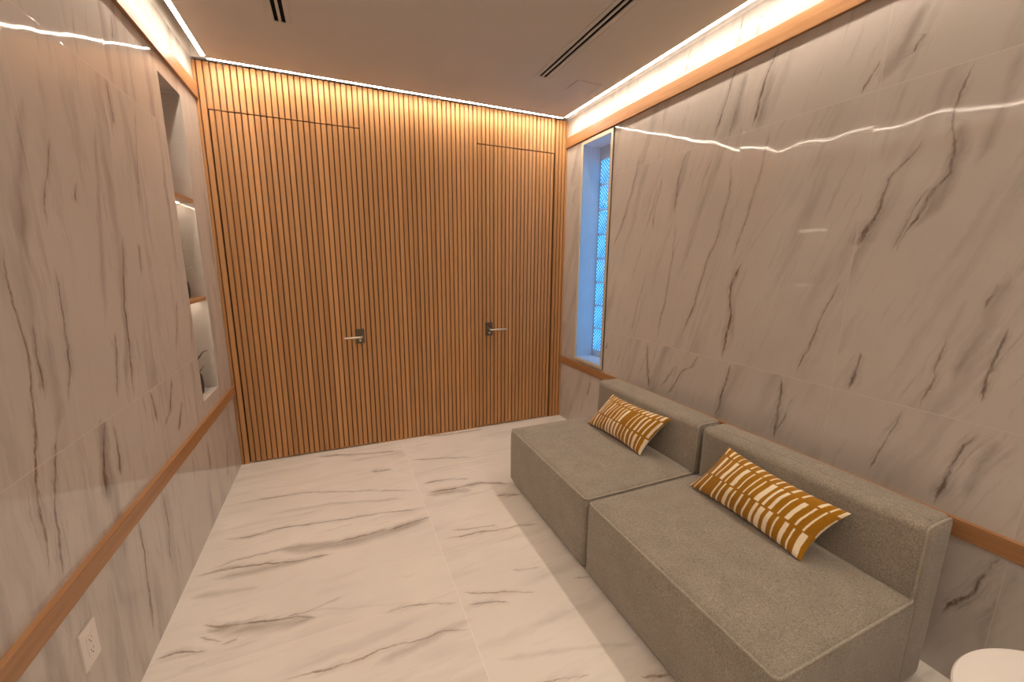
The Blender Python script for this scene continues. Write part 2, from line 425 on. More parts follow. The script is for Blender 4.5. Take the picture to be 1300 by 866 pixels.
BASE = (.565, .525, .49)
def marble(name, plane, veins, trange, srange, tw, th, ou, ov, lean, rough, streak=1.0, wave=1.0, base=None, glossk=.5, wk=1.0):
    """polished stone-look porcelain; plane 'yz' walls (veins run in z) or 'xy' floor (veins run in x)"""
    base = base or BASE
    g = NT(name)
    P = g.ocoord(); x, y, z = g.sep(P)
    if plane == 'yz': t, s = z, y
    else: t, s = x, y
    # tile index and joint lines
    ut = g.math('DIVIDE', g.math('SUBTRACT', s, ou), tw)
    vt = g.math('DIVIDE', g.math('SUBTRACT', t, ov), th)
    iu, iv = g.math('FLOOR', ut), g.math('FLOOR', vt)
    fu = g.math('MULTIPLY', g.math('SUBTRACT', .5, g.math('ABSOLUTE', g.math('SUBTRACT', g.math('SUBTRACT', ut, iu), .5))), tw)
    fv = g.math('MULTIPLY', g.math('SUBTRACT', .5, g.math('ABSOLUTE', g.math('SUBTRACT', g.math('SUBTRACT', vt, iv), .5))), th)
    tid = g.comb(iu, iv, 3.0)
    rnd = g.white(tid, True)
    rx, ry, rz = g.sep(rnd)
    joint = g.math('MINIMUM', g.math('ADD', fu, .0006), fv)
    jm = g.rng(joint, .0008, .0022, 1, 0)
    # wobbling coordinates
    wob = g.noise(P, 7., 4, .62, col=True)
    wx, wy, wz = g.sep(wob)
    sw = g.math('ADD', s, g.math('MULTIPLY', g.math('SUBTRACT', wx, .5), .05))
    V = vein_layers(g, t, sw, veins, *trange, *srange, wk)
    # natural breaking-up of the veins
    q = g.comb(g.math('MULTIPLY', s, 30.), g.math('MULTIPLY', t, 9.), 0.)
    br = g.noise(q, 1., 3, .7)
    brk = g.rng(br, .36, .56, .25, 1)
    # broad streaks that follow the veins, different on each tile
    sl = g.math('SUBTRACT', sw, g.math('MULTIPLY', t, lean))
    a = g.comb(g.math('ADD', g.math('MULTIPLY', sl, 9.), g.math('MULTIPLY', rx, 40.)), g.math('ADD', g.math('MULTIPLY', t, 1.1), g.math('MULTIPLY', ry, 9.)), 1.3)
    st1 = g.noise(a, 1., 4, .6)
    b = g.comb(g.math('ADD', g.math('MULTIPLY', sl, 34.), g.math('MULTIPLY', ry, 40.)), g.math('ADD', g.math('MULTIPLY', t, 2.6), g.math('MULTIPLY', rx, 9.)), 4.1)
    st2 = g.noise(b, 1., 4, .65)
    cl = g.noise(P, 2.3, 3, .55)
    b3 = g.comb(g.math('MULTIPLY', sl, 110.), g.math('ADD', g.math('MULTIPLY', t, 7.), g.math('MULTIPLY', rx, 9.)), 8.1)
    st3 = g.noise(b3, 1., 4, .65, .6)
    st1m = g.rng(st1, .52, .80, 0, .75*streak)
    st2m = g.math('MULTIPLY', g.rng(st2, .56, .82, 0, .8*streak), g.rng(cl, .42, .62, 0, 1))
    col = g.mix(g.rng(cl, .3, .7, 0, 1), tuple(c*.95 for c in base), tuple(c*1.05 for c in base))
    grey = tuple(c*k for c, k in zip(base, (.62, .60, .60)))
    col = g.mix(st1m, col, grey)
    col = g.mix(st2m, col, tuple(c*k for c, k in zip(base, (.50, .47, .45))))
    soft = g.math('MULTIPLY', V['s'], g.rng(st2, .25, .62, .35, 1.0))
    col = g.mix(g.math('MULTIPLY', soft, .75), col, tuple(c*k for c, k in zip(base, (.50, .46, .44))))
    feather = g.math('MULTIPLY', g.math('MAXIMUM', V.get('hk', 0.), V.get('hr', 0.)), g.rng(st3, .40, .66, .06, .95))
    col = g.mix(g.math('MULTIPLY', feather, .72), col, tuple(c*k for c, k in zip(base, (.42, .37, .34))))
    col = g.mix(g.math('MULTIPLY', g.math('MULTIPLY', V['k'], brk), .90), col, tuple(c*k for c, k in zip(base, (.27, .20, .16))))
    col = g.mix(g.math('MULTIPLY', g.math('MULTIPLY', V['r'], brk), .92), col, tuple(c*k for c, k in zip(base, (.33, .20, .12))))
    col = g.mix(g.math('MULTIPLY', jm, .7), col, tuple(min(1, c*1.18) for c in base))
    # each tile lies a hair out of true, and its surface ripples slightly
    geo = g.geo()
    tilt = g.vmath('SCALE', g.vmath('SUBTRACT', rnd, (.5, .5, .5)), scale=.012*wave)
    nrm = g.vmath('NORMALIZE', g.vmath('ADD', geo.outputs['Normal'], tilt))
    rip = g.noise(P, 5.5, 1, .4)
    nrm = g.bump(g.math('ADD', rip, g.math('MULTIPLY', jm, -.04)), .08*wave, .02, nrm)
    g.bsdf(col, rough, 0, glossk, nrm)
    return g.m

def wood(name, axis, c1, c2, rough=.45, pitch=None, fine=1.0):
    g = NT(name)
    P = g.ocoord(); x, y, z = g.sep(P)
    along = {'x': x, 'y': y, 'z': z}[axis]
    oth = [v for k, v in (('x', x), ('y', y), ('z', z)) if k != axis]
    if pitch:
        idx = g.math('FLOOR', g.math('DIVIDE', g.math('SUBTRACT', x, .0595 - 10*pitch), pitch))
    else: idx = 0.0
    rnd = g.white1(idx, True) if pitch else None
    sh = g.sep(rnd) if pitch else None
    off = g.math('MULTIPLY', sh[0], 7.) if pitch else 0.0
    v1 = g.comb(g.math('MULTIPLY', oth[0], 60.), g.math('ADD', g.math('MULTIPLY', along, 1.6), off), g.math('MULTIPLY', oth[1], 60.))
    v2 = g.comb(g.math('MULTIPLY', oth[0], 420.), g.math('ADD', g.math('MULTIPLY', along, 9.), off), g.math('MULTIPLY', oth[1], 420.))
    n1 = g.noise(v1, 1., 4, .6, .4); n2 = g.noise(v2, 1., 3, .6)
    f = g.math('ADD', g.rng(n1, .3, .7, 0, .75), g.math('MULTIPLY', g.rng(n2, .4, .75, 0, .45), fine), clamp=True)
    c = g.mix(f, c1, c2)
    if pitch:
        c = g.mix(.5, c, g.mix(sh[1], tuple(k*.72 for k in c1), tuple(min(1, k*1.22) for k in c1)))
    g.bsdf(c, rough, 0, .4, g.bump(n2, .12, .002))
    return g.m

# ------------------------------------------------------------------ materials
M = {}
ZR, YR = (-.15, 2.95), (-4.0, .1)
M['wall_r'] = marble('stone_right', 'yz', RV, ZR, YR, TILE_W, TILE_H, -1.83, JZ, -.33, .045, streak=1.1)
M['wall_l'] = marble('stone_left', 'yz', LV, ZR, YR, TILE_W, TILE_H, -1.86, JZ, .02, .045, streak=1.5)
M['wall_b'] = marble('stone_rear', 'yz', [([(.2, .5), (1.6, .6)], .01, 'k')], ZR, YR, TILE_W, TILE_H, -1.86, JZ, .05, .12)
M['floor'] = marble('stone_floor', 'xy', FV, (-.1, W+.1), YR, 1.22, 1.205, -1.84, 0.0, .04, .30, streak=.75, wave=.6, wk=.8, base=(.80, .755, .70), glossk=.35)
M['slat'] = wood('oak_slats', 'z', (.54, .285, .118), (.40, .185, .068), .5, .038)
M['groove'] = wood('oak_groove', 'z', (.22, .10, .04), (.15, .065, .025), .6)
M['trim'] = wood('oak_trim', 'y', (.44, .235, .105), (.30, .14, .058), .38)
M['shelf'] = wood('oak_shelf', 'y', (.46, .25, .12), (.32, .155, .07), .4)
M['ceil'] = plain('ceiling_paint', (.62, .59, .55), .85, 0, .2, .015, 3)
M['white'] = plain('white_paint', (.84, .81, .77), .55, 0, .4, .02, 20)
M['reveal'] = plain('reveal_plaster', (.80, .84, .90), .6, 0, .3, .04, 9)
M['dark'] = plain('dark_void', (.006, .005, .005), .8, 0, .1)
M['shadow'] = plain('door_gap_black', (.010, .007, .005), .8, 0, .1)
M['nickel'] = plain('brushed_nickel', (.62, .57, .50), .28, 1, .5, .05, 90)
M['bronze'] = plain('dark_nickel_plate', (.17, .135, .10), .42, .85, .5, .06, 70)
M['alu'] = plain('satin_aluminium', (.74, .70, .62), .32, 1, .5, .03, 60)
M['frame'] = plain('champagne_frame', (.70, .64, .52), .35, .25, .5, .03, 60)
M['plastic'] = plain('white_plastic', (.82, .76, .72), .35, 0, .5, .01)
M['lacquer'] = plain('white_lacquer', (.86, .83, .80), .12, 0, .5, .01, 5)
M['ceramic'] = plain('charcoal_ceramic', (.035, .032, .03), .5, 0, .5, .2, 60)
M['leaf'] = plain('green_leaf', (.20, .27, .07), .5, 0, .4, .25, 60)
M['drystem'] = plain('dry_stem', (.10, .075, .05), .6, 0, .3, .25, 60)
M['paleleaf'] = plain('pale_air_plant_leaf', (.38, .38, .30), .6, 0, .3, .15, 60)

def led_mat(name, col, strength):
    g = NT(name)
    k = g.noise(g.ocoord(), 30., 1)
    c = g.mix(g.rng(k, .3, .7, 0, 1), col, tuple(x*.97 for x in col))
    e = g.n('Emission'); g.set(e.inputs[0], c); e.inputs[1].default_value = strength
    g.t.links.new(e.outputs[0], g.out.inputs[0])
    return g.m
LED = (1, .83, .66)
M['led'] = led_mat('led_warm', LED, 84)
M['led_n'] = led_mat('led_niche', (1, .80, .60), 27)

def fabric(name, c1, c2, sc=520., sheen=.25):
    g = NT(name)
    P = g.ocoord()
    h = g.noise(P, 190., 3, .7)
    h2 = g.noise(P, 9., 2, .5)
    vx = g.vmath('MULTIPLY', P, (60., 700., 700.)); vy = g.vmath('MULTIPLY', P, (700., 60., 700.)); vz = g.vmath('MULTIPLY', P, (700., 700., 60.))
    th = g.math('ADD', g.noise(vx, 1., 1), g.noise(vy, 1., 1))
    th = g.math('MULTIPLY', g.math('ADD', th, g.noise(vz, 1., 1)), .333)
    f = g.math('ADD', g.rng(h, .34, .66, 0, .65), g.rng(th, .40, .60, 0, .4), clamp=True)
    c = g.mix(f, c1, c2)
    c = g.mix(g.rng(h2, .3, .7, 0, .25), c, tuple(x*.85 for x in c1))
    g.bsdf(c, .92, 0, .15, g.bump(g.math('ADD', h, th), .25, .003), sheen=sheen)
    return g.m
M['sofa'] = fabric('taupe_weave', (.165, .143, .116), (.44, .395, .335))
M['pipe'] = fabric('taupe_piping', tuple(x*1.35 for x in (.165, .143, .116)), tuple(x*1.2 for x in (.44, .395, .335)))
M['canvas'] = fabric('cream_canvas', (.66, .58, .46), (.76, .69, .57))

def stripes(name, seed):
    """mustard cloth woven with broken cream bars in four staggered rows; u along, v up"""
    g = NT(name)
    uv = g.n('UVMap').outputs[0]
    u, v, _ = g.sep(uv)
    P = g.ocoord()
    wob = g.noise(P, 45., 2)
    row = g.math('FLOOR', g.math('MULTIPLY', g.math('ADD', v, .06), 2.2))
    fr = g.math('SUBTRACT', g.math('MULTIPLY', g.math('ADD', v, .06), 2.2), row)
    row = g.math('ADD', row, seed)
    s = g.math('ADD', g.math('MULTIPLY', u, 16.5), g.math('MULTIPLY', g.white1(row), 11.))
    s = g.math('ADD', s, g.math('MULTIPLY', g.math('SUBTRACT', wob, .5), .12))
    cell = g.math('FLOOR', s); f = g.math('SUBTRACT', s, cell)
    r = g.white(g.comb(cell, row, 1.7), True)
    ra, rb, rc = g.sep(r)
    wd = g.rng(g.math('POWER', ra, 2.2), 0, 1, .10, .34)
    cen = g.rng(rb, 0, 1, .38, .62)
    on = g.rng(g.math('SUBTRACT', wd, g.math('ABSOLUTE', g.math('SUBTRACT', f, cen))), -.02, .03, 0, 1)
    jit = g.math('MULTIPLY', rc, .07)
    edge = g.math('MINIMUM', g.math('SUBTRACT', fr, g.math('MULTIPLY', jit, .5)), g.math('SUBTRACT', g.math('SUBTRACT', 1., fr), jit))
    on = g.math('MULTIPLY', on, g.rng(edge, .0, .025, 0, 1))
    on = g.math('MULTIPLY', on, g.rng(g.white(g.comb(cell, row, 5.2)), .05, .06, 0, 1))
    must = g.mix(g.rng(g.noise(P, 300., 2, .6), .3, .7, 0, 1), (.30, .128, .004), (.41, .188, .009))
    c = g.mix(on, must, (.92, .80, .58))
    vx = g.vmath('MULTIPLY', P, (900., 900., 900.))
    th = g.noise(vx, 1., 1)
    g.bsdf(c, .9, 0, .15, g.bump(g.math('ADD', th, g.math('MULTIPLY', on, .6)), .25, .003), sheen=.2)
    return g.m
M['stripe_a'] = stripes('mustard_stripe', 3.0)
M['stripe_b'] = stripes('mustard_stripe_finer', 11.0)

def glass_block():
    g = NT('glass_block')
    P = g.ocoord(); x, y, z = g.sep(P)
    k = 2*PI/.066
    a = g.math('SINE', g.math('MULTIPLY', g.math('ADD', y, z), k))
    b = g.math('SINE', g.math('MULTIPLY', g.math('SUBTRACT', y, z), k))
    lat = g.rng(g.math('MINIMUM', g.math('ABSOLUTE', a), g.math('ABSOLUTE', b)), .18, .80, 0, 1)
    big = g.noise(P, 5., 2)
    bright = g.rng(g.math('ADD', g.math('MULTIPLY', z, .10), g.math('MULTIPLY', big, .8)), .28, .75, 1.25, .45)
    c = g.mix(lat, (.003, .022, .085), (.085, .42, .86))
    pr = g.bsdf((.05, .12, .2), .08, 0, .6, g.bump(lat, .6, .006), emit=c, estr=g.math('MULTIPLY', bright, 2.7))  # emission stands for blue daylight; the opaque blocks let none through
    return g.m
M['gblock'] = glass_block()
M['mortar'] = plain('pale_mortar', (.55, .62, .68), .8, 0, .2, .06, 40)

def clear_glass():
    g = NT('clear_pane')
    ge = g.geo()
    cs = g.math('ABSOLUTE', g.vmath('DOT_PRODUCT', ge.outputs['Normal'], ge.outputs['Incoming']))
    fr = g.math('ADD', .04, g.math('MULTIPLY', .96, g.math('POWER', g.math('SUBTRACT', 1., cs, clamp=True), 5.)))
    k = g.noise(g.ocoord(), 3., 1)
    tr = g.n('BsdfTransparent'); g.set(tr.inputs[0], g.mix(k, (.93, .96, .97), (.95, .97, .98)))
    gl = g.n('BsdfGlossy'); gl.inputs['Roughness'].default_value = .01
    mx = g.n('MixShader')
    g.set(mx.inputs[0], fr)
    g.t.links.new(tr.outputs[0], mx.inputs[1]); g.t.links.new(gl.outputs[0], mx.inputs[2])
    g.t.links.new(mx.outputs[0], g.out.inputs[0])
    return g.m
M['pane'] = clear_glass()

# ------------------------------------------------------------------ the room shell
def struct(name, bm, mats, smooth=False, parent=None):
    o = obj(name, bm, mats, parent, smooth)
    if parent is None: o['kind'] = 'structure'
    return o

bm = bmesh.new(); box(bm, (-.45, BACK-.2, -.15), (W+.45, .25, 0)); struct('floor', bm, M['floor'])

# left wall with the shelf niche
NY0, NY1, NZ0, NZ1, ND = -.672, -.334, .731, 2.511, .20
bm = bmesh.new()
def wall_with_hole(bm, xa, xb, ya, yb, za, zb, hy0, hy1, hz0, hz1):
    box(bm, (xa, ya, za), (xb, hy0, zb)); box(bm, (xa, hy1, za), (xb, yb, zb))
    box(bm, (xa, hy0, za), (xb, hy1, hz0)); box(bm, (xa, hy0, hz1), (xb, hy1, zb))
wall_with_hole(bm, -ND, 0, BACK, .02, 0, TT, NY0, NY1, NZ0, NZ1)
box(bm, (-ND-.1, NY0-.2, NZ0-.2), (-ND, NY1+.2, NZ1+.2))
struct('wall_left', bm, M['wall_l'])

# right wall with the window opening
WY0, WY1, WZ0, WZ1, WD = -.690, -.268, .685, 2.572, .182
bm = bmesh.new()
wall_with_hole(bm, W, W+WD+.1, BACK, .02, 0, TT, WY0, WY1, WZ0, WZ1)
struct('wall_right', bm, M['wall_r'])
# plaster lining of the window opening
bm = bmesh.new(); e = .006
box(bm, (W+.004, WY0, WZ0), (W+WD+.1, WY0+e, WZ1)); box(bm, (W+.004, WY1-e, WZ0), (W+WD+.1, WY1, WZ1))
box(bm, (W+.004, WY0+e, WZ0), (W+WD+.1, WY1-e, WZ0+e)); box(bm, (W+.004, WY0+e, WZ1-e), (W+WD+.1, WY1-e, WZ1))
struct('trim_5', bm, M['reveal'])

bm = bmesh.new(); box(bm, (-.3, BACK-.15, 0), (W+.3, BACK, TT)); struct('wall_rear', bm, M['wall_b'])

# plaster upstand of the light cove above the tiling, and the cove lid, on all four sides
bm = bmesh.new()
box(bm, (-.3, BACK-.15, TT), (0, .25, HT)); box(bm, (W, BACK-.15, TT), (W+.3, .25, HT))
box(bm, (0, BACK-.15, TT), (W, BACK, HT))
box(bm, (0, .012, TT+.01), (W, .25, HT))
box(bm, (-.3, BACK-.15, HT), (W+.3, .25, HT+.1))
struct('trim_6', bm, M['white'])

# dropped ceiling (with its access hatch and slot diffusers below)
SLOTS = [(.588, 'l'), (2.172, 'r')]
bm = bmesh.new()
def ceiling_block(bm):
    x0, x1, y0, y1 = GAP, W-GAP-.006, BACK+GAP, -GAP
    cuts = []
    xs = [x0]
    for cx, _ in SLOTS: xs += [cx-.042, cx+.042]
    xs.append(x1)
    for i in range(len(xs)-1):
        if i % 2 == 0: box(bm, (xs[i], y0, HS), (xs[i+1], y1, HT))
        else:
            box(bm, (xs[i], -.745, HS), (xs[i+1], y1, HT)); box(bm, (xs[i], y0, HS), (xs[i+1], -3.2, HT))
            box(bm, (xs[i], -3.2, HS+.10), (xs[i+1], -.745, HT))
ceiling_block(bm)
struct('ceiling', bm, M['ceil'])

# ------------------------------------------------------------------ slatted wall and its two concealed doors
SB = .030                       # slat depth behind the face
D1 = (.0595, 1.008, 2.545); D2 = (1.946, 2.689, 2.545)
def segs(x0, x1, n): return [(x0 + (x1-x0)*k/n, x0 + (x1-x0)*(k+1)/n) for k in range(n)]
GR = .0085                       # groove width
def slat(bm, a, b, z0, z1, y=0.0, depth=.013):
    """one slat: flat face, eased edges"""
    l, r = a + GR/2, b - GR/2; c = .0016
    prof = [(l, y+depth), (l, y+c), (l+c, y), (r-c, y), (r, y+c), (r, y+depth)]
    v0 = [bm.verts.new((px, py, z0)) for px, py in prof]; v1 = [bm.verts.new((px, py, z1)) for px, py in prof]
    for k in range(len(prof)-1):
        bm.faces.new((v0[k], v0[k+1], v1[k+1], v1[k]))
    bm.faces.new(v1); bm.faces.new(v0[::-1])
LEFT = segs(-.0165, D1[0], 2); SEG1 = segs(D1[0], D1[1], 25); MID = segs(D1[1], D2[0], 25); SEG2 = segs(D2[0], D2[1], 20); RIGHT = segs(D2[1]+.010, W+.012, 4)
HEAD = .007
bm = bmesh.new()
ZT = TT - .012
for a, b in LEFT + MID + RIGHT: slat(bm, max(a, -.004), min(b, W+.004), .0, ZT)
for a, b in SEG1 + SEG2: slat(bm, a, b, 2.545 + HEAD, ZT)
nb = len(bm.faces)
box(bm, (-.01, .0128, 0), (D1[0]-.002, .05, ZT), 1); box(bm, (D1[1]+.002, .0128, 0), (D2[0]-.002, .05, ZT), 1); box(bm, (D2[1]+.010, .0128, 0), (W+.01, .05, ZT), 1)
box(bm, (D1[0]-.002, .0128, 2.545+HEAD), (D1[1]+.002, .05, ZT), 1); box(bm, (D2[0]-.002, .0128, 2.545+HEAD), (D2[1]+.010, .05, ZT), 1)
box(bm, (-.3, .051, 0), (W+.3, .25, HT), 2)  # near-black backing, the shade inside the door gaps put into its colour
struct('wall_far', bm, [M['slat'], M['groove'], M['shadow']])

def lever(parent, px0, px1, z0, z1, root, tip, zl):
    """square-cornered lever handle on a rectangular back plate"""
    bm = bmesh.new(); box(bm, (px0, -.010, z0), (px1, .002, z1), 0, .0015, 2)
    # cover-screw cap at the top and the key cylinder below the lever
    box(bm, ((px0+px1)/2-.012, -.013, z1-.012), ((px0+px1)/2+.012, -.009, z1-.004), 0, .001, 1)
    h = obj('door_handle', bm, M['bronze'], parent); h['label'] = 'dark square back plate with nickel lever'
    bm = bmesh.new()
    d = 1 if tip > root else -1
    xr = root
    pts = [(xr, -.008, zl), (xr, -.040, zl), (xr + d*.004, -.052, zl), (xr + d*.014, -.057, zl), (tip - d*.004, -.057, zl), (tip, -.056, zl)]
    tube(bm, pts, [.0095, .0095, .0092, .009, .0085, .0075], 12)
    obj('lever', bm, M['nickel'], h, True)
    bm = bmesh.new()
    tube(bm, [((px0+px1)/2, -.009, z0+.026), ((px0+px1)/2, -.016, z0+.026)], .010, 16)
    obj('thumb_turn', bm, M['nickel'], h, True)

bm = bmesh.new()
for a, b in SEG1: slat(bm, a + (.003 if a == SEG1[0][0] else 0), b, .010, 2.545)
box(bm, (D1[0]+.004, .0128, .010), (D1[1]-.001, .048, 2.545), 1)
d1 = struct('door_1', bm, [M['slat'], M['groove']])
d1['label'] = 'concealed slatted oak door beside the left wall, lever pointing left'
bm = bmesh.new()
for a, b in SEG2: slat(bm, a, b, .010, 2.545, .002)
box(bm, (D2[0]+.001, .0148, .010), (D2[1]-.003, .048, 2.545), 1)
d2 = struct('door_2', bm, [M['slat'], M['groove']])
d2['label'] = 'concealed slatted oak door nearer the window, lever pointing right'
lever(d1, .885, .955, .900, 1.018, .935, .800, .955)
lever(d2, 2.010, 2.078, .895, 1.020, 2.045, 2.200, .953)

# ------------------------------------------------------------------ oak trims on both walls
P_ = .018
def trim(name, x0, x1, z0, z1, label):
    bm = bmesh.new(); box(bm, (x0, BACK, z0), (x1, -.002, z1), 0, .0015, 2)
    o = struct(name, bm, M['trim']); o['label'] = label
trim('trim_1', -.004, P_, .573, .642, 'oak rail low along the left wall')
trim('trim_2', W-P_, W+.004, .573, .642, 'oak rail along the right wall behind the sofa')
trim('trim_3', -.004, P_, 2.602, 2.690, 'oak band under the ceiling on the left wall')
trim('trim_4', W-P_, W+.004, 2.602, 2.690, 'oak band under the ceiling above the window')

# ------------------------------------------------------------------ window: metal frame, pane, glass blocks
win = empty('window_1', (W, (WY0+WY1)/2, WZ0)); win['kind'] = 'structure'
win['label'] = 'tall narrow window of glass blocks given a blue daylight glow behind a metal-framed pane'
FY0, FY1, FZ0, FZ1, FW = -.703, -.257, .662, 2.588, .026
cy = (WY0+WY1)/2
bm = bmesh.new()
def fr_box(y0, y1, z0, z1, x0=-.014, x1=.004, bv=.0015): box(bm, (x0, y0-cy, z0-WZ0), (x1, y1-cy, z1-WZ0), 0, bv, 2)
fr_box(FY0, FY0+FW, FZ0, FZ1); fr_box(FY1-FW, FY1, FZ0, FZ1)
fr_box(FY0+FW, FY1-FW, FZ0, FZ0+FW); fr_box(FY0+FW, FY1-FW, FZ1-FW, FZ1)
obj('window_frame', bm, M['frame'], win)
bm = bmesh.new()
for (y0, y1, z0, z1) in ((FY0-.004, FY0, FZ0-.004, FZ1+.004), (FY1, FY1+.004, FZ0-.004, FZ1+.004), (FY0, FY1, FZ0-.004, FZ0), (FY0, FY1, FZ1, FZ1+.004)):
    box(bm, (-.008, y0-cy, z0-WZ0), (.002, y1-cy, z1-WZ0))
obj('gasket', bm, M['bronze'], win)
bm = bmesh.new(); box(bm, (-.006, FY0+FW-.004-cy, FZ0+FW-.004-WZ0), (-.001, FY1-FW+.004-cy, FZ1-FW+.004-WZ0))
obj('glass_pane', bm, M['pane'], win)
# glass blocks in two columns, set in mortar
NB, PB = 8, .2145
z_ref = .718
bm = bmesh.new()
box(bm, (WD-.005, WY0+.007-cy, WZ0+.007-WZ0), (WD+.06, WY1-.007-cy, WZ1-.007-WZ0))
obj('mortar', bm, M['mortar'], win)
bw = (WY1-WY0-.014-.07)/2
blk = None
for c in range(2):
    for r in range(NB):
        y0 = WY0 + .007 + .028 + c*(bw+.014); z0 = z_ref + .035 + r*PB
        if blk is None:
            bm = bmesh.new(); roundbox(bm, .026, bw/2, .099, .012, .03, 3)
            for v in bm.verts:
                if v.co.x < 0:                       # the face of a block is slightly dished inside its rim
                    k = max(abs(v.co.y)/(bw/2), abs(v.co.z)/.099)
                    if k < .82: v.co.x += .003
            o = obj('glass_block', bm, M['gblock'], win, True); blk = o
        else:
            o = blk.copy(); COL.objects.link(o); o.parent = win
        o.location = (WD + .006, y0 + bw/2 - cy, z0 + .099 - WZ0)

# ------------------------------------------------------------------ cove lights: one aluminium channel with a diffuser per side
def strip(name, a, b, inward, label):
    """a, b: ends of the run on the upstand; inward: unit vector into the room"""
    a, b = Vector(a), Vector(b); inward = Vector(inward)
    mid = (a+b)/2
    t = empty(name, mid); tag(t, label, 'light strip')
    d = (b-a).normalized(); L = (b-a).length
    up = Vector((0, 0, 1))
    prof = [(0, -.009), (.0265, -.009), (.0265, -.0135), (.028, -.0135), (.028, .010), (0, .010)]
    bm = bmesh.new()
    def ext(bm, prof, close=True):
        v0 = [bm.verts.new(inward*p + up*q - d*L/2) for p, q in prof]; v1 = [bm.verts.new(inward*p + up*q + d*L/2) for p, q in prof]
        n = len(prof)
        for k in range(n): bm.faces.new((v0[k], v0[(k+1) % n], v1[(k+1) % n], v1[k]))
        bm.faces.new(v0[::-1]); bm.faces.new(v1)
    ext(bm, prof); obj('channel', bm, M['alu'], t)
    bm = bmesh.new()
    ext(bm, [(.004, -.0085), (.0045, -.0115), (.008, -.0150), (.014, -.0172), (.020, -.0172), (.0255, -.0168), (.026, -.0085)])
    obj('diffuser', bm, M['led'], t)
    return t
ZL = 2.839
GR_ = GAP + .006
strip('cove_light', (GAP, BACK+GAP+.01, ZL), (GAP, -GAP-.01, ZL), (-1, 0, 0), 'glowing light strip in the ceiling cove above the left wall')
strip('cove_light', (W-GR_, BACK+GAP+.01, ZL), (W-GR_, -GAP-.01, ZL), (1, 0, 0), 'glowing light strip in the ceiling cove above the window wall')
strip('cove_light', (GAP, -GAP, ZL), (W-GR_, -GAP, ZL), (0, 1, 0), 'glowing light strip in the ceiling cove above the slatted oak wall')
strip('cove_light', (GAP, BACK+GAP, ZL), (W-GR_, BACK+GAP, ZL), (0, -1, 0), 'unseen light strip added in the ceiling cove on the wall behind the camera')  # out of view, put in because its light is needed

# ------------------------------------------------------------------ slot diffusers and access hatch in the ceiling
for cx, side in SLOTS:
    t = empty('slot_diffuser', (cx, -1.97, HS))
    tag(t, 'two-slot linear air diffuser in the ceiling nearer the left wall' if side == 'l' else 'two-slot linear air diffuser in the ceiling nearer the window wall', 'air vent', 'slot diffusers in the ceiling')
    y0, y1 = -3.2+1.97, -.745+1.97
    bm = bmesh.new()                                   # flange frame around the slots, a raised lip outside
    for (x0, x1, z0, z1) in ((-.054, -.027, -.003, .006), (-.007, .007, -.002, .006), (.027, .054, -.003, .006)):
        box(bm, (x0, y0, z0), (x1, y1, z1), 0, .001, 1)
    for x0 in (-.056, .052): box(bm, (x0, y0, -.006), (x0+.004, y1, .002), 0, .0008, 1)
    box(bm, (-.054, y1-.004, -.003), (.054, y1+.028, .0), 0, .001, 1); box(bm, (-.054, y0-.028, -.003), (.054, y0+.004, 0), 0, .001, 1)
    obj('frame', bm, M['ceil'], t)
    bm = bmesh.new()
    for x0, x1 in ((-.0275, -.0065), (.0065, .0275)): box(bm, (x0, y0, .004), (x1, y1, .05))
    obj('slot', bm, M['dark'], t)
t = empty('access_hatch', (2.52, -.72, HS)); tag(t, 'small flush access hatch in the ceiling near the window corner', 'hatch')
bm = bmesh.new(); box(bm, (-.098, -.086, -.0025), (.098, .086, .001), 0, .001, 1); obj('panel', bm, M['ceil'], t)
bm = bmesh.new()
for (a, b) in (((-.104, -.092), (-.100, .092)), ((.100, -.092), (.104, .092)), ((-.1, -.092), (.1, -.088)), ((-.1, .088), (.1, .092))):
    box(bm, (a[0], a[1], -.0012), (b[0], b[1], .001))
obj('frame', bm, M['ceil'], t)

# ------------------------------------------------------------------ niche: oak shelves, their light strips, two plants
for z, lab in ((1.918, 'upper oak shelf in the wall niche, unlit above it'), (1.325, 'lower oak shelf in the wall niche, dark vase on it')):
    bm = bmesh.new(); box(bm, (-ND+.001, NY0+.001, z-.016), (-.003, NY1-.001, z+.006), 0, .001, 1)
    o = obj('niche_shelf', bm, M['shelf']); tag(o, lab, 'shelf', 'shelves in the left wall niche')
    t = empty('shelf_light', (-.075, (NY0+NY1)/2, z-.016))
    tag(t, 'light strip under the %s niche shelf' % ('upper' if z > 1.6 else 'lower'), 'light strip', 'light strips under the niche shelves')
    bm = bmesh.new(); box(bm, (-.012, NY0+.02-t.location.y, -.004), (.012, NY1-.02-t.location.y, 0)); obj('channel', bm, M['alu'], t)
    bm = bmesh.new(); box(bm, (-.006, NY0+.022-t.location.y, -.007), (.006, NY1-.022-t.location.y, -.004), 0, .001, 1); obj('diffuser', bm, M['led_n'], t)

def ribbon(bm, pts, w, th=.0015):
    """a thin tapering leaf along a path"""
    N = len(pts); prev = None; rings = []
    for i, p in enumerate(pts):
        p = Vector(p); t = (Vector(pts[min(i+1, N-1)]) - Vector(pts[max(i-1, 0)])).normalized()
        sd = t.cross(Vector((.3, .2, 1))).normalized(); nn = sd.cross(t)
        k = w * (1 - (i/(N-1))**1.6) + .0006
        rings.append([bm.verts.new(p + sd*k), bm.verts.new(p + nn*th), bm.verts.new(p - sd*k), bm.verts.new(p - nn*th)])
    for a, b in zip(rings, rings[1:]):
        for k in range(4): bm.faces.new((a[k], a[(k+1) % 4], b[(k+1) % 4], b[k]))
    bm.faces.new(rings[0][::-1]); bm.faces.new(rings[-1])

